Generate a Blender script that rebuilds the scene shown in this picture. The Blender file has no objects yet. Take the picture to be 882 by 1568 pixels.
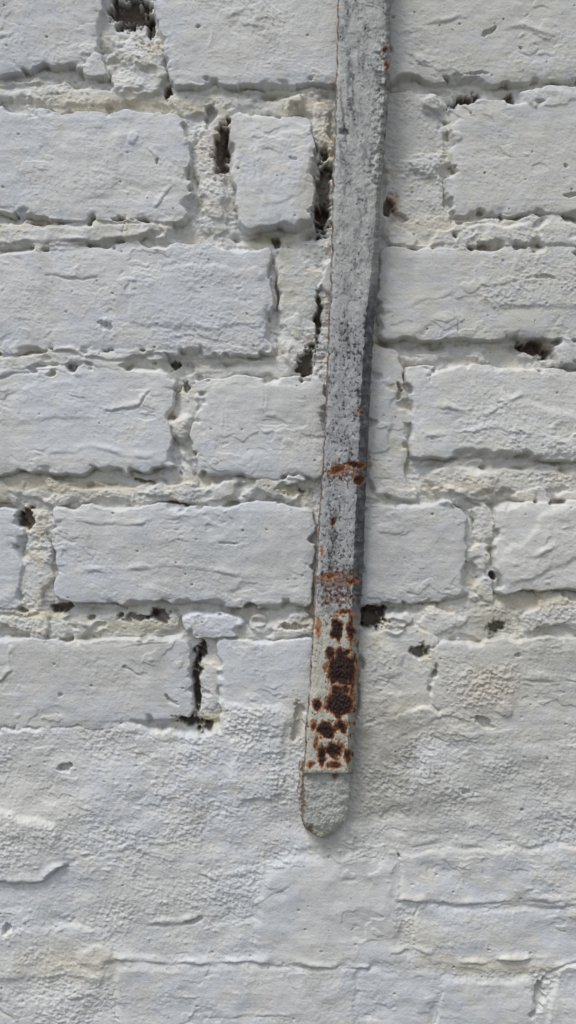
import bpy, math, numpy as np
S=0.0004; CX,CY=441.0,784.0; ZC=0.95; D=0.50; DP=D/S
rng=np.random.RandomState(7)
# ---------------------------------------------------------------- noise
_perm=np.arange(256); rng.shuffle(_perm); _perm=np.concatenate([_perm,_perm]).astype(np.int32)
_ang=rng.rand(256)*2*np.pi; _gx=np.cos(_ang).astype(np.float32); _gy=np.sin(_ang).astype(np.float32)
_val=rng.rand(256).astype(np.float32)
def perlin(x,y,seed=0):
    x=np.asarray(x,dtype=np.float32)+seed*17.37; y=np.asarray(y,dtype=np.float32)+seed*9.71
    xi=np.floor(x).astype(np.int32); yi=np.floor(y).astype(np.int32)
    xf=x-xi; yf=y-yi; xi=(xi+seed*31)&255; yi&=255
    u=xf*xf*xf*(xf*(xf*6-15)+10); v=yf*yf*yf*(yf*(yf*6-15)+10)
    def g(a,b,dx,dy):
        h=_perm[_perm[a&255]+(b&255)]; return _gx[h]*dx+_gy[h]*dy
    n00=g(xi,yi,xf,yf); n10=g(xi+1,yi,xf-1,yf); n01=g(xi,yi+1,xf,yf-1); n11=g(xi+1,yi+1,xf-1,yf-1)
    a=n00+u*(n10-n00); b=n01+u*(n11-n01)
    return (a+v*(b-a))*1.5
def fbm(x,y,o=4,seed=0,gain=0.5):
    s=0;a=1;t=0
    for i in range(o):
        s=s+a*perlin(x*2.03**i,y*2.03**i,seed+i*5); t+=a; a*=gain
    return s/t*1.25
def sstep(a,b,x):
    t=np.clip((x-a)/(b-a),0,1); return t*t*(3-2*t)
def smax(a,b,k):
    h=np.clip(0.5+0.5*(a-b)/k,0,1); return b+(a-b)*h+k*h*(1-h)
def terr(v,sh=0.75):
    f=np.floor(v); return f+sstep(sh,1,v-f)
def pits(X,Y,cell,frac,r0,r1,seed):
    x=X/cell; y=Y/cell; xi=np.floor(x).astype(np.int32); yi=np.floor(y).astype(np.int32)
    out=np.zeros(X.shape,np.float32)
    for dx in (-1,0,1):
        for dy in (-1,0,1):
            a=(xi+dx)&255; b=(yi+dy+seed)&255
            h=_perm[_perm[a]+b]; h2=_perm[(h+37)&255]; h3=_perm[(h2+91+seed)&255]; h4=_perm[(h3+11)&255]
            px=xi+dx+_val[h2]; py=yi+dy+_val[h3]
            r=(r0+(r1-r0)*_val[h4])/cell
            d=np.sqrt((x-px)**2+((y-py)*1.25)**2)/r
            on=_val[h]<frac
            out=np.maximum(out,np.where(on,1-sstep(0.45,1.0,d),0))
    return out
# ---------------------------------------------------------------- grid
def axis(lo,hi,flo,fhi,st,grow=1.05,mx=40):
    m=list(np.arange(lo,hi+st,st))
    a=[];p=m[-1];s=st
    while p<fhi:
        s=min(s*grow,mx); p+=s; a.append(p)
    b=[];p=m[0];s=st
    while p>flo:
        s=min(s*grow,mx); p-=s; b.append(p)
    return np.array(b[::-1]+m+a)
xs=axis(-45,927,-3200,4000,1.25); ys=axis(-45,1613,-3340,3170,1.25)
NX,NY=len(xs),len(ys)
X,Y=np.meshgrid(xs.astype(np.float32),ys.astype(np.float32))
w1x=fbm(X/95,Y/95,2,1)*8; w1y=fbm(X/110,Y/90,2,2)*6
w2x=fbm(X/28,Y/28,3,3,.42)*5.0; w2y=fbm(X/30,Y/26,3,4,.42)*4.2
XW=X+w1x+w2x; YW=Y+w1y+w2y
SOFT=1.05+3.0*sstep(-.1,.5,fbm(X/60,Y/45,3,7))
CHIP=11*sstep(.2,.6,fbm(X/30,Y/26,2,8))
def bbox(x0,y0,x1,y1):
    i0=max(np.searchsorted(xs,x0)-1,0); i1=min(np.searchsorted(xs,x1)+1,NX)
    j0=max(np.searchsorted(ys,y0)-1,0); j1=min(np.searchsorted(ys,y1)+1,NY)
    return (slice(j0,j1),slice(i0,i1))
def polysdf(P,sl,k=9,warp=1.0):
    x=X[sl]+(XW[sl]-X[sl])*warp; y=Y[sl]+(YW[sl]-Y[sl])*warp; d=None
    n=len(P)
    for i in range(n):
        ax,ay=P[i]; bx,by=P[(i+1)%n]; dx,dy=bx-ax,by-ay; L=math.hypot(dx,dy)
        e=((x-ax)*dy-(y-ay)*dx)/L
        d=e if d is None else smax(d,e,k)
    return d
H=(-14+fbm(X/60,Y/40,4,10)*7+fbm(X/11,Y/10,3,11)*1.4).astype(np.float32)
BM=np.zeros_like(H); RO=np.ones_like(H)*1.1; TN=np.zeros_like(H); VA=np.ones_like(H)
def put(P,h,soft=4,gx=0,gy=0,rough=0.5,brick=1.0,tint=0.0,k=13,warp=1.0,val=1.0):
    a=np.array(P); pad=44
    sl=bbox(a[:,0].min()-pad,a[:,1].min()-pad,a[:,0].max()+pad,a[:,1].max()+pad)
    d=polysdf(P,sl,k,warp)+CHIP[sl]*.6; c=a.mean(0); so=soft*SOFT[sl]
    top=h+gx*(X[sl]-c[0])/100+gy*(Y[sl]-c[1])/100
    lift=sstep(-so,so*0.6,d)
    hh=top-34*lift-0.6*np.clip(d,0,60)
    hh=hh-2.2*sstep(-20,2,d)
    old=H[sl]; m=sstep(-1.5,1.5,hh-old)
    H[sl]=smax(hh,old,4.5)
    BM[sl]=BM[sl]*(1-m)+brick*m; RO[sl]=RO[sl]*(1-m)+rough*m; TN[sl]=TN[sl]*(1-m)+tint*m; VA[sl]=VA[sl]*(1-m)+val*m
def rect(x0,y0,x1,y1): return [(x0,y0),(x1,y0),(x1,y1),(x0,y1)]
fills=[
 (rect(-130,118,250,165),-6,1.1),(rect(160,48,252,158),-5,1.8),(rect(250,128,520,172),-9,1.2),
 (rect(430,138,470,172),-1,1.0),(rect(292,150,356,362),-9,1.1),(rect(300,270,350,340),-5,1.0),
 (rect(-130,330,272,385),.0,.8),(rect(320,335,352,372),-4,1.0),
 (rect(478,150,520,235),-6,1.8),(rect(415,365,500,575),-8,.8),(rect(425,470,470,570),-6,.8),(rect(487,378,580,455),-2.0,0.4),
 (rect(575,130,690,378),-8,1.4),(rect(640,130,682,185),-2,1.3),(rect(625,215,684,268),-5,1.5),(rect(678,328,1000,385),-.5,1.0),
 (rect(580,340,700,382),-3,.8),(rect(-130,532,252,575),.2,.8),(rect(262,545,500,578),-9,.8),(rect(262,560,302,760),-8,1.3),
 (rect(560,525,630,770),-5,0.5),(rect(600,535,1000,560),-7,1.0),
 (rect(-130,730,400,778),-5,1.3),(rect(300,728,470,772),-1.5,.8),(rect(555,740,660,770),-4,1.0),(rect(640,705,770,765),-4,1.3),
 (rect(730,700,1000,765),-6,1.3),(rect(745,742,1000,775),-3,1.0),
 (rect(22,765,82,945),-7,1.4),(rect(715,755,765,925),-7,1.3),
 (rect(-130,925,70,985),-3,1.2),(rect(60,925,270,980),-8,1.3),(rect(375,930,480,980),-5,1.1),
 (rect(545,925,760,990),-8,1.3),(rect(575,930,640,968),-3,1.2),(rect(640,925,715,975),-4,1.0),(rect(715,910,800,975),-11,2.2),(rect(790,915,1000,972),-3,1.2),
 (rect(288,975,330,1120),-12,1.2),(rect(300,1000,345,1090),-8,.8),(rect(545,960,680,1130),-2.5,.8),
]
for P,h,r in fills: put(P,h,7,rough=r,brick=0.0,k=18,warp=2.0)
bricks=[
 ([(-130,-62),(163,-62),(164,40),(158,108),(-130,122)],0,dict(val=.95)),
 ([(125,62),(166,66),(168,124),(128,126)],2,dict(k=14)),
 ([(236,-62),(575,-62),(575,131),(262,132),(240,80)],1,dict(gx=-1,tint=.3)),
 ([(585,-62),(1000,-62),(1000,130),(585,127)],1,dict(tint=.6,rough=.4,val=.92)),
 ([(-130,158),(130,160),(284,166),(298,190),(290,342),(262,348),(30,336),(-130,290)],1.5,dict(gy=1.5,rough=.45,gx=-.6,tint=.15,val=.98)),
 ([(346,178),(375,163),(482,176),(489,336),(474,349),(368,350),(350,270)],4,dict(gy=3,tint=.2,rough=.4)),
 ([(684,152),(1000,138),(1000,337),(684,334)],2,dict(rough=.4,tint=.45,gx=1,val=.95)),
 ([(795,134),(1000,128),(1000,172),(793,168)],4,dict(rough=.6)),
 ([(-130,372),(417,370),(418,548),(260,550),(-130,540)],0.5,dict(gy=.5,rough=.6,val=.97)),
 ([(580,374),(1000,376),(1000,524),(582,522)],1.5,dict(gy=3,rough=.42,tint=.55,val=.92)),
 ([(842,512),(1000,510),(1000,563),(845,563)],3.5,{}),
 ([(-130,556),(256,556),(269,580),(267,724),(-130,736)],1.5,dict(gy=2,rough=.38)),
 ([(292,574),(505,572),(505,742),(296,730)],0,dict(rough=.35,tint=.15,gx=.8,val=.97)),
 ([(560,575),(606,570),(608,690),(560,700)],-2,dict(rough=.3,val=.93)),
 ([(622,556),(1000,560),(1000,706),(628,704)],1.5,dict(gy=2.5,rough=.7,tint=.25)),
 ([(-130,790),(24,776),(36,800),(36,935),(-130,940)],-1,dict(tint=.3)),
 ([(72,772),(485,768),(485,932),(84,928)],1.5,dict(gy=2.5,rough=.45,val=.94)),
 ([(545,770),(700,764),(722,790),(720,925),(545,930)],0,dict(tint=.15,rough=.35,gx=-.5,val=.93)),
 ([(757,766),(1000,762),(1000,912),(760,914)],2.5,dict(rough=.4,tint=.1,gy=1.5)),
 ([(-130,974),(292,974),(294,1114),(-130,1130)],-.5,dict(tint=.35,rough=.42,gx=.5,val=.95)),
 ([(268,934),(368,938),(384,972),(330,988),(285,990)],1,dict(rough=.8,k=16)),
 ([(328,978),(486,976),(486,1130),(332,1130)],-1,dict(rough=.42)),
 ([(668,978),(1000,976),(1000,1140),(655,1140)],0,dict(tint=.6,rough=.65,val=.93)),
 ([(582,940),(632,932),(640,960),(600,968)],1,dict(tint=.3)),
]
for P,h,kw in bricks: put(P,h,**kw)
def auto(x0,x1,y0,y1,seed):
    r=np.random.RandomState(seed); x=x0+r.uniform(-150,0)
    while x<x1:
        L=r.choice([290,600]); a,b=max(x,x0),min(x+L,x1)
        if b-a>60: put(rect(a,y0+r.uniform(-3,3),b,y1+r.uniform(-3,3)),r.uniform(-1,1.5),5,gy=r.uniform(-.5,1.5),tint=r.uniform(0,.5))
        x+=L+26
cy=[-62]
while cy[-1]>-3340: cy.append(cy[-1]-198)
for i,y in enumerate(cy):
    if i>0: auto(-3250,4050,y+14,y+186,100+i)
for i,(a,b) in enumerate([(-62,128),(155,338),(372,545),(560,735),(768,932),(974,1130)]):
    auto(-3250,-150,a,b,200+i); auto(1020,4050,a,b,300+i)
# ---- plaster
xb=[-4000,0,200,300,335,350,385,440,470,545,600,660,720,882,4500]
yb=[1112,1112,1104,1120,1112,1082,1056,1078,1110,1105,1092,1075,1112,1102,1110]
d=np.interp(XW,xb,yb)-YW+fbm(X/22,Y/22,3,21)*7
hp=-1.0+fbm(X/130,Y/95,3,20)*5.0-26*sstep(-12,10,d)
m=sstep(-1.5,1.5,hp-H); H=smax(hp,H,3.5); PL=m*sstep(10,-10,d)
BM=BM*(1-PL)+PL*0.9; RO=RO*(1-PL)+1.1*PL
def add(P,h,soft=5,warp=1.4,rough=None,k=14,tint=None):
    a=np.array(P); sl=bbox(a[:,0].min()-50,a[:,1].min()-50,a[:,0].max()+50,a[:,1].max()+50)
    d=polysdf(P,sl,k,warp); m=sstep(soft,-soft,d); H[sl]+=h*m
    if rough is not None: RO[sl]=RO[sl]*(1-m)+rough*m
    if tint is not None: TN[sl]=TN[sl]*(1-m)+tint*m
add([(-160,1180),(90,1270),(102,1322),(60,1345),(-160,1350)],6,6)
add(rect(-160,1425,170,1500),3,7); add(rect(185,1484,545,1640),3,6,rough=.45)
add([(395,1345),(480,1310),(600,1320),(612,1478),(395,1478)],3.5,10,rough=.2)
add([(614,1306),(1000,1296),(1000,1384),(616,1384)],2.6,5,rough=.5,tint=.5)
add([(640,1392),(1000,1392),(1000,1486),(700,1486),(640,1460)],2.2,6,rough=.5)
add(rect(550,1490,660,1640),2,6,rough=.45); add(rect(668,1500,815,1640),3,6,rough=.4); add([(850,1478),(1000,1466),(1000,1640),(835,1640)],4,5,rough=.45)
add(rect(185,1180,420,1290),2,14); add([(345,1075),(440,1090),(430,1210),(360,1230)],3,6,rough=1.7)
add(rect(700,1020,790,1085),1.8,9,rough=1.5)
add(rect(545,1090,700,1300),-2,25,rough=1.3)
add(rect(740,345,1000,470),2.2,6,rough=1.1); add(rect(60,345,260,372),2,4); add([(590,1135),(900,1140),(900,1200),(600,1230)],1.2,9)
add([(840,780),(900,775),(900,850),(775,900),(765,860)],2.5,5); add(rect(205,410,400,500),1.5,4)
add([(395,210),(470,200),(465,300),(400,320)],1.0,3); add([(100,210),(190,205),(170,300),(110,310)],1.2,6); add([(760,600),(900,640),(900,700),(780,690)],2.5,6,rough=1.2)
add([(-100,600),(120,585),(140,640),(-100,650)],1.5,5); add([(500,30),(330,10),(320,60),(480,100)],1.5,12)
for x,y,a,b,h in [(281,660,17,22,9),(165,492,9,8,3),(695,758,20,17,5),(205,90,22,16,4),(190,130,26,12,4),(450,150,22,14,6),(200,210,10,12,2),(740,735,26,18,4),
                  (600,960,22,15,4),(555,232,30,20,3),(640,250,25,12,3),(780,1085,14,10,3),(640,1385,12,14,2),(150,1465,30,16,3),(455,545,20,22,4),(600,1010,20,28,3),(700,210,10,9,2),(235,750,20,10,5),(150,960,26,9,4),(660,160,14,18,4),(640,90,12,8,2)]:
    sl=bbox(x-3*a-10,y-3*b-10,x+3*a+10,y+3*b+10)
    dd=np.sqrt(((XW[sl]+w2x[sl]-x)/a)**2+((YW[sl]+w2y[sl]-y)/b)**2); H[sl]+=h*sstep(1.2,.55,dd)
HD=np.zeros_like(H)
hn=fbm(X/13,Y/13,3,90,.6)
holes=[(198,8,32,26,18,0),(230,30,8,18,14,.2),(258,132,8,10,13,0),(338,222,11,42,15,.12),(322,170,9,18,7,0),(497,290,12,55,16,.05),(493,330,14,22,14,0),
 (488,480,5,36,12,-.05),(468,556,13,24,16,.3),(712,150,22,9,17,-.35),(785,146,8,9,12,0),(600,312,8,18,11,0),(615,330,11,5,7,0),(822,533,24,11,17,.2),(610,600,4,12,8,0),
 (568,945,24,17,24,0),(645,997,14,9,14,-.3),(757,884,8,6,13,0),(38,795,13,17,14,.3),(92,932,16,7,11,0),(205,946,26,6,10,0),(243,944,18,9,13,0),(445,750,30,7,7,.1),
 (306,1000,13,13,16,0),(299,1050,7,50,16,.05),(290,1108,24,8,15,.2),(316,1118,8,9,10,0),(100,1175,9,6,10,.5),(275,772,24,2.5,8,0),(222,738,20,3,6,.2),
 (760,962,14,9,10,0),(740,1106,13,6,9,.4),(790,1003,4,3,5,0),(300,1412,13,3,6,-.3),(12,1424,6,8,8,0),(270,552,12,6,11,0),(78,572,5,4,8,0),(160,500,14,6,5,.2),
 (302,44,3,3,6,0),(800,73,3,2.5,6,0),(240,248,2,5,5,0),(188,1022,2.5,2.5,4,0),(262,1070,9,2,5,.6),(92,1066,2.5,2.5,4,0),(285,880,2,2,4,0),(612,1312,3,4,6,0),
 (825,1530,6,30,10,.35),(750,48,12,3,6,-.8),(735,112,18,2.5,5,0),(874,300,12,3,6,0),(868,255,3,4,5,0),(832,425,12,3,4,0),(450,243,8,2,4,0),
 (455,1110,8,28,9,.1),(700,118,10,4,4,0),(350,830,16,2,3,0),(448,960,20,5,9,0),(610,320,3,3,4,0),(425,368,9,7,9,0),(285,590,5,10,9,0),(140,945,9,5,8,0),(800,1240,3,3,5,0)]
for x,y,a,b,h,an in holes:
    p=3.5*max(a,b)+12; sl=bbox(x-p,y-p,x+p,y+p)
    u=X[sl]+w2x[sl]*1.4-x; v=Y[sl]+w2y[sl]*1.4-y; c,s_=math.cos(an),math.sin(an)
    dd=np.sqrt(((u*c+v*s_)/a)**2+((-u*s_+v*c)/b)**2)+hn[sl]*.75*min(1,max(a,b)/9); mm=sstep(1.25,.6,dd)
    H[sl]-=h*mm; HD[sl]=np.maximum(HD[sl],mm*min(1,h/12))
lines=[([(0,372),(90,368),(180,372),(270,366)],2,3,2.5),([(0,338),(100,342),(270,347)],2,2,2),([(0,150),(60,156),(130,160),(250,158)],3,2,2),
 ([(0,545),(80,540),(170,556),(240,545),(262,556)],2.5,3,2.5),([(0,575),(70,570),(120,582)],2,2,1.5),([(75,424),(150,426)],1.5,2,1),([(160,628),(215,622),(230,600)],1.8,2,1.5),
 ([(425,385),(422,470)],2,6,0),([(600,376),(700,372),(882,378)],2,1.5,1),([(700,470),(702,510)],1,3,0),([(655,575),(690,560)],1.5,2,1),([(655,555),(660,582)],1,2,0),
 ([(0,1045),(18,1030),(22,1000)],1.5,2,2),([(130,985),(250,982)],1.5,1,2),([(188,1022),(215,1032)],1.5,2,1),([(255,1066),(270,1078)],1.5,4,0),
 ([(0,1352),(60,1348),(100,1325)],3,4,2.5),([(225,1418),(275,1422),(310,1405)],2.5,4,3),([(180,1470),(270,1480),(400,1476),(560,1486)],2,1,3.0),([(612,1300),(612,1380)],2,1.5,1.0),
 ([(612,1384),(720,1384)],2.5,3,1.5),([(640,1390),(638,1425)],2.5,3,1),([(665,1390),(780,1380)],1.5,2,1),([(600,1460),(660,1460)],2,1,3),([(815,1540),(835,1490),(882,1472)],2,4,1),
 ([(700,1476),(810,1470)],2,1,4),([(765,1385),(882,1375)],1.5,1.5,1.5),([(670,1520),(668,1568)],1.5,2,1),([(190,990),(280,984)],1.5,1,2),([(105,1318),(200,1300),(330,1350),(480,1320)],3,1.0,1.6),
 ([(600,1290),(760,1300),(882,1290)],3,1.2,1.6),([(730,1050),(770,1042),(882,1046)],2,1.5,1.5),([(620,1130),(700,1090)],2,1.5,1.5),([(540,1110),(560,1240)],3,1,1),
 ([(130,210),(140,300)],1.5,.8,.8),([(215,215),(262,285),(240,320)],2,1.3,1.6),([(390,220),(395,285),(410,330)],2,1.2,1.4),([(345,610),(345,680)],1,.8,.7),([(405,580),(408,640),(450,650)],1.2,1,.9),
 ([(790,410),(785,450)],2,1,2),([(620,470),(690,455)],2,1,1),([(190,375),(192,330)],1,2,0),([(100,1530),(150,1520),(180,1560)],2.5,1.5,1.5),([(380,1390),(440,1360)],1.5,1,1),
 ([(790,870),(850,840)],2.5,1,3),([(20,1560),(0,1545)],2,2,1),([(290,1560),(440,1556)],1.5,1.5,1.5),([(80,800),(200,806),(300,790)],2,.8,1.6),([(170,1120),(300,1140)],2,.8,1.2),
 ([(60,700),(140,690),(230,705)],2.5,.6,1.6),([(310,90),(330,40),(380,20)],2,.6,1.3),([(660,620),(740,640),(800,610)],2,.8,1.8),([(650,670),(760,660),(860,680)],2,.8,1.6),([(420,20),(440,90)],1.5,.6,1),([(110,880),(260,870),(420,890)],2,.7,1.5),([(610,60),(700,30),(860,60)],2.5,.6,1.3),
 ([(362,358),(430,361),(492,354)],6,11,0),([(582,529),(700,530),(845,531)],5,8,0),([(88,936),(190,938),(265,938)],5,8,0),([(640,712),(760,714),(920,714)],4,5,0),([(110,743),(200,741),(268,732)],4,5,0),
 ([(600,134),(690,136),(800,138)],4,4,0),([(262,140),(340,140),(520,142)],5,6,0),([(272,556),(330,556),(425,555)],5,8,0),([(686,342),(882,343)],3,2.5,0),([(422,385),(424,540)],3,4,0),([(301,200),(299,350)],4,5,0),([(550,936),(640,936)],5,7,0),([(762,919),(920,918)],4,5,0),
 ([(0,131),(160,131)],4,4,0),([(272,590),(274,720)],4,4,0),([(728,780),(728,910)],4,4,0),([(345,180),(352,260)],3,4,0),([(387,950),(470,952)],4,4,0),([(0,943),(40,945),(78,930)],4,4,0)]
for P,w,g,r in lines:
    a=np.array(P,float); sl=bbox(a[:,0].min()-30,a[:,1].min()-30,a[:,0].max()+30,a[:,1].max()+30)
    x=XW[sl]; y=YW[sl]; best=np.full(x.shape,1e9,np.float32); up=np.full(x.shape,1e9,np.float32)
    for (ax,ay),(bx,by) in zip(P[:-1],P[1:]):
        dx,dy=bx-ax,by-ay; L2=dx*dx+dy*dy
        for tgt,oy in ((0,0),(1,3.0+w)):
            t=np.clip(((x-ax)*dx+(y+oy-ay)*dy)/L2,0,1); q=np.hypot(x-ax-t*dx,y+oy-ay-t*dy)
            if tgt==0: best=np.minimum(best,q)
            else: up=np.minimum(up,q)
    mod=np.clip(0.65+1.2*perlin(x/34,y/34,33),0,1.5)
    H[sl]+=(-g*np.exp(-(best/w)**2)+r*np.exp(-(up/(w+3))**2))*mod
# ---- surface texture
patch=sstep(-.2,.4,fbm(X/110,Y/85,3,40))
gr=fbm(X/8,Y/7,3,41,0.55); gr2=fbm(X/4.4,Y/4.0,2,42)
H+=RO*(np.maximum(gr,-.25)*(.40+1.45*patch)+gr2*(.42+.42*patch))
H+=fbm(X/48,Y/38,3,49)*1.4
tm=sstep(.05,.4,fbm(X/120,Y/80,3,48))
t1=fbm((X+w2x*2)/70,(Y+w2y*2)/36,3,43,.5)*2.3
H+=terr(t1,.85)*1.2*tm
H+=perlin(X/80,Y/4.5,46)*0.12
p1=pits(X,Y,33,.15,1.6,3.0,5); dr=pits(XW,YW,13,.35,2,5,31)
H-=p1*2.6; H+=dr*0.7*RO
H+=fbm(X/260,Y/260,2,47)*2.5
def blur(A,r):
    for ax in (0,1):
        P=np.pad(A,[(r+1,r) if i==ax else (0,0) for i in (0,1)],mode='edge').astype(np.float64); C=np.cumsum(P,axis=ax)
        n=A.shape[ax]; a=np.take(C,np.arange(2*r+1,2*r+1+n),axis=ax)-np.take(C,np.arange(0,n),axis=ax); A=(a/(2*r+1)).astype(np.float32)
    return A
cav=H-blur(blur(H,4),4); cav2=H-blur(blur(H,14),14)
# ---------------------------------------------------------------- colour
def C(*c): return np.array(c,np.float32)
n1=fbm(X/170,Y/150,3,50); n2=fbm(X/35,Y/28,4,51); n3=fbm(X/7,Y/7,2,52)
def mix(a,b,m): return a*(1-m[...,None])+b*m[...,None]
cool=C(.655,.675,.705); neu=C(.69,.69,.68); warm=C(.665,.65,.60); cream=C(.67,.615,.49)
col=mix(np.broadcast_to(cool,X.shape+(3,)).copy(),neu,sstep(-.3,.25,n1+n2*.5))
rightw=sstep(450,800,X)*.4*sstep(1350,1000,Y)
col=mix(col,warm,np.clip(TN*.85*sstep(-.5,.3,n2)+sstep(.0,.6,n2)*.35+rightw,0,1))
mort=(1-BM); col=mix(col,warm,mort*.5)
col=mix(col,cream,np.clip(mort*sstep(.0,.5,n2+.3*n3)*.55,0,1))
col=mix(col,C(.46,.44,.36),np.clip(mort*sstep(.1,.5,fbm(X/45,Y/30,3,56))*.45,0,1))
for x,y,a,b,c,s_ in [(90,745,120,12,cream,.9),(190,155,160,12,cream,.8),(465,155,40,16,cream,.9),(505,210,16,60,cream,.9),(640,115,60,30,warm,.5),(660,340,60,14,cream,.5),(110,1475,90,28,cream,.6),
      (740,1480,120,16,cream,.7),(750,1050,50,45,C(.60,.49,.37),.45),(640,1100,90,45,cream,.4),(700,745,90,14,cream,.6),(820,925,80,12,cream,.8),(640,1440,60,30,cream,.35),(450,1110,22,50,cream,.6),
      (210,960,80,12,C(.54,.52,.38),.7),(445,752,30,8,C(.35,.34,.2),.8),(320,1105,20,14,C(.4,.4,.2),.7),(755,950,40,26,C(.34,.31,.22),.6),(50,940,40,10,C(.55,.5,.3),.6),(410,362,30,7,C(.4,.42,.2),.7),
      (560,1190,60,90,C(.42,.41,.36),.7),(640,1230,110,70,C(.50,.49,.44),.6),(780,1180,120,60,C(.52,.51,.46),.4),(420,1150,40,80,C(.53,.55,.55),.4),(600,1130,60,50,C(.36,.34,.29),.6),(340,215,18,45,C(.42,.31,.25),.6),(602,312,14,18,C(.40,.24,.15),.8),(498,300,12,40,C(.35,.25,.18),.5),(825,532,22,12,C(.32,.2,.12),.8),  # gray-tan patches right of lower bar: sooty tone that paints in the bar's shadow
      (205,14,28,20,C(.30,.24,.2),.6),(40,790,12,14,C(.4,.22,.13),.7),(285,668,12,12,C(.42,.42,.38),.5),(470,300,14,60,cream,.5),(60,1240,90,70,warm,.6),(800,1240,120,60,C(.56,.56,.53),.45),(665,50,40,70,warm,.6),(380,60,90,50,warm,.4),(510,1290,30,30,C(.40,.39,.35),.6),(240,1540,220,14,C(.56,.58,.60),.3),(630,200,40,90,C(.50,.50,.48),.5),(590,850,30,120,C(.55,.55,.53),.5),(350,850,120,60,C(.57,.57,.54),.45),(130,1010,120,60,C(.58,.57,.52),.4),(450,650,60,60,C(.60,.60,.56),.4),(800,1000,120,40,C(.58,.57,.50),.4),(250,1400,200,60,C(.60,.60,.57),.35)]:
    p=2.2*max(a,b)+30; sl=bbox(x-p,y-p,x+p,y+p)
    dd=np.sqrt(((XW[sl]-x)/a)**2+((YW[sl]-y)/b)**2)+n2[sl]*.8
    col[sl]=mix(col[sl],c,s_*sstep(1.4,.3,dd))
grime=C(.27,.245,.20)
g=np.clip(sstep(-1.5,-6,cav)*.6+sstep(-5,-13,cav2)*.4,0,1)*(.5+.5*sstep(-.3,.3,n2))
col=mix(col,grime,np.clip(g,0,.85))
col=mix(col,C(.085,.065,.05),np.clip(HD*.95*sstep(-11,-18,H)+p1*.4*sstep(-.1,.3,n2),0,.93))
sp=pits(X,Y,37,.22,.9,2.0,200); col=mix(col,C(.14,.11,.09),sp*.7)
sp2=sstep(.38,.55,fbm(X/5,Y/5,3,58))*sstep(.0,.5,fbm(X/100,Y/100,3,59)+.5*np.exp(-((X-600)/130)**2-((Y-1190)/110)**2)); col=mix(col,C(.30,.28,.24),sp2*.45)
stain=sstep(.2,.7,fbm(X/60,Y/120,4,55)); col=mix(col,C(.51,.50,.46),stain*.42)
col*= ((1+n3*.03+n2*.035)*VA)[...,None]
col=np.clip(col,.02,.84)
# ---------------------------------------------------------------- mesh helper
def grid_mesh(name,V,nx,ny,colr,wrap=False):
    idx=np.arange(nx*ny,dtype=np.int32).reshape(ny,nx)
    if wrap: idx=np.concatenate([idx,idx[:,:1]],1)
    q=np.stack([idx[:-1,:-1],idx[1:,:-1],idx[1:,1:],idx[:-1,1:]],-1).reshape(-1,4)
    me=bpy.data.meshes.new(name); me.vertices.add(len(V)); me.vertices.foreach_set("co",V.astype(np.float32).ravel())
    me.loops.add(q.size); me.loops.foreach_set("vertex_index",q.ravel())
    me.polygons.add(len(q)); me.polygons.foreach_set("loop_start",np.arange(0,q.size,4,dtype=np.int32))
    try: me.polygons.foreach_set("loop_total",np.full(len(q),4,np.int32))
    except Exception: pass
    me.polygons.foreach_set("use_smooth",np.ones(len(q),bool))
    me.update(calc_edges=True)
    at=me.color_attributes.new("paint_col",'FLOAT_COLOR','POINT'); c4=np.ones((len(V),4),np.float32); c4[:,:3]=colr.reshape(-1,3); at.data.foreach_set("color",c4.ravel())
    ob=bpy.data.objects.new(name,me); bpy.context.collection.objects.link(ob); return ob
def world(Xp,Yp,Hp): return np.stack([(Xp-CX)*S,-Hp*S,(CY-Yp)*S+ZC],-1)
def mat(name,attr=True,rough=.8,bump=.25,scale=900,base=(.5,.5,.5),spec=.3,var=.1):
    m=bpy.data.materials.new(name); m.use_nodes=True; nt=m.node_tree; b=nt.nodes["Principled BSDF"]; L=nt.links.new
    b.inputs["Roughness"].default_value=rough; b.inputs["Specular IOR Level"].default_value=spec
    tc=nt.nodes.new("ShaderNodeTexCoord"); no=nt.nodes.new("ShaderNodeTexNoise"); no.inputs["Scale"].default_value=scale; no.inputs["Detail"].default_value=4; L(tc.outputs["Object"],no.inputs["Vector"])
    bp=nt.nodes.new("ShaderNodeBump"); bp.inputs["Strength"].default_value=bump; bp.inputs["Distance"].default_value=.0006; L(no.outputs["Fac"],bp.inputs["Height"]); L(bp.outputs["Normal"],b.inputs["Normal"])
    mr=nt.nodes.new("ShaderNodeMapRange"); mr.inputs["To Min"].default_value=1-var; mr.inputs["To Max"].default_value=1+var; L(no.outputs["Fac"],mr.inputs["Value"])
    vm=nt.nodes.new("ShaderNodeVectorMath"); vm.operation='SCALE'; L(mr.outputs["Result"],vm.inputs["Scale"])
    if attr:
        a=nt.nodes.new("ShaderNodeAttribute"); a.attribute_name="paint_col"; L(a.outputs["Color"],vm.inputs[0])
    else: vm.inputs[0].default_value=base
    L(vm.outputs["Vector"],b.inputs["Base Color"]); return m
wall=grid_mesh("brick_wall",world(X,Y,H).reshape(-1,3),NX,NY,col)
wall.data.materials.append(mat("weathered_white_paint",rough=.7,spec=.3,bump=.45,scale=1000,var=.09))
core=bpy.data.meshes.new("wall_core")
x0,x1=(xs[0]-CX)*S,(xs[-1]-CX)*S; z0,z1=0.0,(CY-ys[0])*S+ZC; a,b=.024,.38
vv=[(x0,a,z0),(x1,a,z0),(x1,a,z1),(x0,a,z1),(x0,b,z0),(x1,b,z0),(x1,b,z1),(x0,b,z1)]
core.from_pydata(vv,[],[(0,1,2,3),(5,4,7,6),(4,0,3,7),(1,5,6,2),(3,2,6,7),(4,5,1,0)])
co=bpy.data.objects.new("wall_core",core); bpy.context.collection.objects.link(co); co.parent=wall
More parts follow.
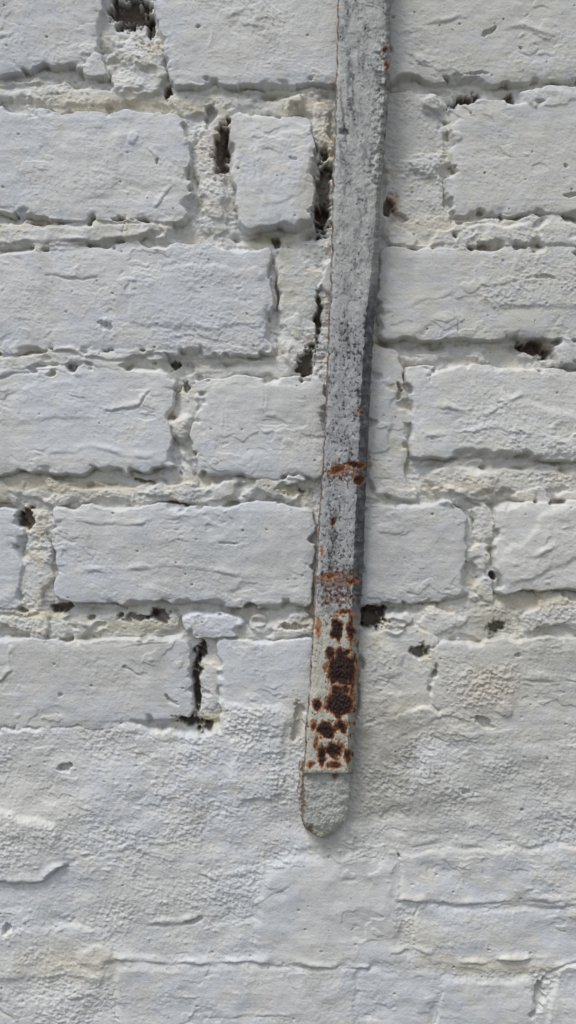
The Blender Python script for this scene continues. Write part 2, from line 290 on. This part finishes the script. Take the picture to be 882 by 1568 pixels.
core.materials.append(mat("wall_core_brick",attr=False,base=(.5,.45,.4),scale=60,rough=.9))
# ---------------------------------------------------------------- metal bar
def sweep(name,yrows,xl,xr,hf,hb,cwf,paintf,amp,dispf,cs=1.2):
    n=len(yrows)
    seg=[('L',np.linspace(0,1,9)[:-1]),('F',np.linspace(0,1,80)[:-1]),('C',np.linspace(0,1,14)[:-1]),('R',np.linspace(0,1,9)[:-1]),('B',np.linspace(0,1,8)[:-1])]
    cols=[]; ids=[]
    Yr=np.asarray(yrows,np.float32); l=xl(Yr); r=xr(Yr); f=hf(Yr); bk=hb(Yr); cw=cwf(Yr)
    l=l+fbm(Yr/16,Yr*0+3,4,61)*amp; r=r+fbm(Yr/14,Yr*0+9,4,62)*amp
    for s_,ts in seg:
        for t in ts:
            if s_=='L': px=l+3.5*t**3; ph=bk+(f-3.0-bk)*t
            elif s_=='F': px=l+3.5+(r-cw-l-3.5)*t; ph=f-3.0*np.exp(-(t*18))-.9*np.sin(t*np.pi)-1.6*np.exp(-((1-t)*14))
            elif s_=='C': px=r-cw+cw*t; ph=f-1.6-(cw*cs-1.6)*t**1.2
            elif s_=='R': px=r+0*t; ph=(f-cw*cs)+(bk-(f-cw*cs))*t
            else: px=r+(l-r)*t; ph=bk
            cols.append((px,ph)); ids.append((s_,t))
    PX=np.stack([c[0] for c in cols],1); PH=np.stack([c[1] for c in cols],1); PY=np.repeat(Yr[:,None],PX.shape[1],1)
    sid=np.array([{'L':0,'F':1,'C':2,'R':3,'B':4}[i[0]] for i in ids])
    SID=np.repeat(sid[None],n,0)
    dsp,cc=paintf(PX,PY,SID,PH)
    PH=PH+np.where((SID==1)|(SID==2),dsp,0); PX=PX+np.where(SID==3,dsp*.6,0)-np.where(SID==0,dsp*.6,0)
    k=1-PH/DP
    XX=CX+(PX-CX)*k; YY=CY+(PY-CY)*k
    V=world(XX,YY,PH)
    capt=V[:1].mean(1,keepdims=True)*np.ones_like(V[:1]); capb=V[-1:].mean(1,keepdims=True)*np.ones_like(V[-1:])
    V=np.concatenate([capt,V,capb],0); cc=np.concatenate([cc[:1],cc,cc[-1:]*.5],0)
    return grid_mesh(name,V.reshape(-1,3),PX.shape[1],n+2,cc,wrap=True)
def mk(a,b): return lambda y: np.interp(y,a,b).astype(np.float32)
ky=[-3300,0,120,200,300,400,460,500,600,700,800,900,1000,1100,1185]
xl=mk(ky,[640,517,514,512,508,507,505,502,499,494,487,482,476,469,463])
xr=mk(ky,[722,598,597,591,583,580,577,573,567,563,558,554,549,544,540])
rusts=[(516,963,9,18,1.15),(506,1000,8,8,.9),(524,1000,17,7,.85),(524,1026,24,23,1.3),(520,1056,20,9,.7),(521,1078,22,19,1.3),(503,1080,9,9,.6),(486,1080,7,12,.9),(500,1118,12,13,1.2),(522,1112,12,11,.7),(480,1112,6,13,.6),
 (512,1148,14,12,1),(492,1158,8,18,.95),(512,1172,12,7,.75),(533,1160,6,16,.65),(476,1172,8,7,.6),(538,960,6,32,.6),(528,937,18,5,.6),
 (536,962,7,8,.8),(516,720,16,8,.65),(543,712,16,6,.85),(549,734,10,8,.9),(511,799,6,5,.85),(552,632,5,6,.55),(493,845,4,10,.5),(505,882,14,6,.6),(538,890,12,6,.62),
 (589,77,6,6,.75),(592,100,4,12,.6),(487,960,6,22,.5),(540,1040,6,42,.55),(484,1140,5,20,.5)]
bands=[(522,722,40,18,.85),(518,888,44,20,1.0),(516,916,40,14,.9)]
rustsL=[(522,1015,28,72,.27),(512,1125,30,50,.28)]
def barpaint(PX,PY,SID,PH):
    wx=PX+fbm(PX/13,PY/13,3,70)*4; wy=PY+fbm(PX/14,PY/14,3,71)*5
    def field(L,o,i):
        R=np.zeros_like(PX)
        for x,y,a,b,s_ in L: R=np.maximum(R,s_*sstep(o,i,np.sqrt(((wx-x)/a)**2+((wy-y)/b)**2)))
        return R
    R=field(rusts,1.5,.2); B=field(rustsL,1.3,.5); BD=field(bands,1.4,.3)
    a1=fbm(PX/8,PY/14,4,72,.6); a2=fbm(PX/3.2,PY/5,3,73); a3=fbm(PX/22,PY/60,4,74); a5=fbm(PX/5.5,PY/6.5,3,75,.6)
    mid=sstep(430,520,PY)*sstep(960,900,PY); low=sstep(915,960,PY)
    light=C(.46,.465,.45); mg=C(.40,.405,.415); lowc=C(.54,.52,.44)
    c=mix(np.broadcast_to(light,PX.shape+(3,)).copy(),mg,np.clip(mid+.25*sstep(0,.4,a3),0,1)); c=mix(c,lowc,low)
    c=mix(c,C(.18,.185,.19),sstep(.0,.5,a1*.6+.8*a3)*(.65*(1-low)+.1*mid+.1))
    c=mix(c,C(.56,.555,.535),sstep(.1,.45,fbm(PX/10,PY/18,4,77))*(.5-.05*mid))
    thr=.42-.20*mid-.08*low
    speck=sstep(thr,thr+.09,a2*.3+a5*.75+.30*a3)
    c=mix(c,C(.065,.06,.06),speck*.85)
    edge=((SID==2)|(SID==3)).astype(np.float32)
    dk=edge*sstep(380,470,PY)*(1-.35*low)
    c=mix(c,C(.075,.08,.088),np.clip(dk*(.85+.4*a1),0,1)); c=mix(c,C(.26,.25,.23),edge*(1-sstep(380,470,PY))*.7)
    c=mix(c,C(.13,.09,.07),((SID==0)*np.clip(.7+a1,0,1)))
    bm=np.clip(BD*sstep(-.35,.1,a5+.4*a1+(BD-.6)*.8),0,1)
    c=mix(c,C(.17,.09,.06),np.clip(bm*1.0,0,.8)); c=mix(c,C(.055,.035,.03),np.clip(bm*sstep(.05,.35,a5)*1.3,0,.9))
    R=np.maximum(R,((SID==0)*1.0+(SID==2)*low)*sstep(.1,.4,a1)*(.3+.3*low))
    R2=R+B*sstep(-.2,.3,a1)+.15*a1*(R>0.02)
    c=mix(c,C(.38,.165,.06)*(1+.35*a2[...,None]),sstep(.18,.36,R2)*.85)
    c=mix(c,C(.12,.043,.023),sstep(.42,.58,R2)); c=mix(c,C(.032,.016,.013),sstep(.6,.85,R2+.12*a2))
    bs=sstep(9,4,np.hypot((wx-527),(wy-201)))
    c=mix(c,C(.05,.05,.06),bs*.9); g2=sstep(3,.5,np.abs(wx-(528+ (PY-200)*.1)))*sstep(100,180,PY)*sstep(250,205,PY); c=mix(c,C(.13,.13,.15),g2*.8)
    c=mix(c,C(.13,.13,.14),.85*sstep(10,2,np.abs(wx-537))*sstep(80,100,PY)*sstep(210,150,PY)*sstep(-.3,.2,a1))
    c=mix(c,C(.10,.08,.07),sstep(1176,1187,PY+3*a1)*.8)
    crust=sstep(330,260,PY)*sstep(20,80,PY)*sstep(-32,-10,PX-xr(PY))
    h=a2*.3+a1*.65+terr(fbm(PX/22,PY/30,3,76)*2.6,.85)*.6-speck*.8-sstep(.25,.35,R2)*1.0+R*a2*1.8-bm*.7+crust*fbm(PX/9,PY/9,3,78)*3.2-g2*1.0-bs*1.5+fbm(PX/60,PY/60,2,79)*1.5
    c=mix(c,C(.20,.19,.175),crust*sstep(0,.4,a1)*.9)
    return h,np.clip(c,.008,.8)
rows=list(np.arange(-60,1185.5,1.2)); top=[];p=-60;s_=1.25
while p>-3200: s_=min(s_*1.08,40); p-=s_; top.append(p)
rows=top[::-1]+rows
hfb=mk([-3300,0,460,1185],[46,40,35,28])
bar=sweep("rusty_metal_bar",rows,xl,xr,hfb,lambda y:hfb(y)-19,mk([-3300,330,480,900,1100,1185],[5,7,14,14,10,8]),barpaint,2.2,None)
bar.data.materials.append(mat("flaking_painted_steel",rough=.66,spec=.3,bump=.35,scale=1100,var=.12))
ty=[1165,1180,1220,1250,1262,1272,1279,1283]
def tippaint(PX,PY,SID,PH):
    a1=fbm(PX/10,PY/10,4,80); a2=fbm(PX/3.5,PY/3.5,3,81)
    c=mix(np.broadcast_to(C(.47,.48,.45),PX.shape+(3,)).copy(),C(.38,.37,.33),sstep(-.1,.5,a1))
    c=mix(c,C(.26,.24,.21),sstep(.2,.5,a2*.7+a1*.4)*.6)
    R=np.maximum(sstep(14,4,np.hypot(PX-472,(PY-1270)*1.5)+a1*6),((SID==0)*sstep(-.2,.3,a1)*.9))
    R=np.maximum(R,sstep(4,1,np.abs(PX-464-a1*4))*.9*sstep(1262,1240,PY))
    R=np.maximum(R,sstep(9,3,np.hypot(PX-513,PY-1187)+a1*4))
    c=mix(c,C(.15,.09,.055),R*.9); c=mix(c,C(.42,.37,.25),sstep(1264,1280,PY+a1*8)*.5)
    return a1*2.2+a2*.7-R*1.6,c
tip=sweep("painted_end_lug",list(np.arange(1165,1283.2,1.0)),mk(ty,[456,456,456,459,463,471,480,492]),mk(ty,[538,537,535,530,525,516,506,496]),mk([1165,1200,1260,1283],[19,21,19,12]),lambda y:y*0-8,mk([1165,1283],[8,8]),tippaint,3.5,None,.7)
tip.data.materials.append(mat("thick_paint_on_steel",rough=.75,spec=.25,bump=.5,scale=900,var=.08))
tip.parent=bar
gm=bpy.data.meshes.new("ground"); G=60; gm.from_pydata([(-G,-G,0),(G,-G,0),(G,G,0),(-G,G,0)],[],[(0,1,2,3)])
go=bpy.data.objects.new("ground",gm); bpy.context.collection.objects.link(go); gm.materials.append(mat("worn_asphalt",attr=False,base=(.07,.07,.068),scale=35,rough=.95))
# ---------------------------------------------------------------- light
el,az=math.radians(60),math.radians(-42)
from mathutils import Vector
dirv=Vector((math.sin(az)*math.cos(el),-math.cos(az)*math.cos(el),math.sin(el)))
sd=bpy.data.lights.new("sun",'SUN'); sd.energy=2.0; sd.angle=math.radians(20); sd.color=(1,.98,.95)
so=bpy.data.objects.new("sun",sd); bpy.context.collection.objects.link(so); so.rotation_euler=dirv.to_track_quat('Z','Y').to_euler()
sc=bpy.context.scene; w=bpy.data.worlds.new("World"); sc.world=w; w.use_nodes=True; nt=w.node_tree; bg=nt.nodes["Background"]
sky=nt.nodes.new("ShaderNodeTexSky"); sky.sky_type='NISHITA'; sky.sun_disc=False; sky.sun_elevation=el; sky.sun_rotation=math.atan2(dirv.x,dirv.y)
hs=nt.nodes.new("ShaderNodeHueSaturation"); hs.inputs["Saturation"].default_value=.28; nt.links.new(sky.outputs[0],hs.inputs["Color"]); nt.links.new(hs.outputs[0],bg.inputs[0]); bg.inputs[1].default_value=.14
# ---------------------------------------------------------------- camera
cd=bpy.data.cameras.new("camera"); cam=bpy.data.objects.new("camera",cd); bpy.context.collection.objects.link(cam)
cam.location=(0,-D,ZC); cam.rotation_euler=(math.radians(90),0,0); cd.sensor_fit='VERTICAL'; cd.sensor_height=36; cd.lens=36*D/(1568*S); cd.clip_start=.01; cd.clip_end=500
sc.camera=cam
sc.view_settings.view_transform='Standard'; sc.view_settings.look='None'; sc.view_settings.exposure=0
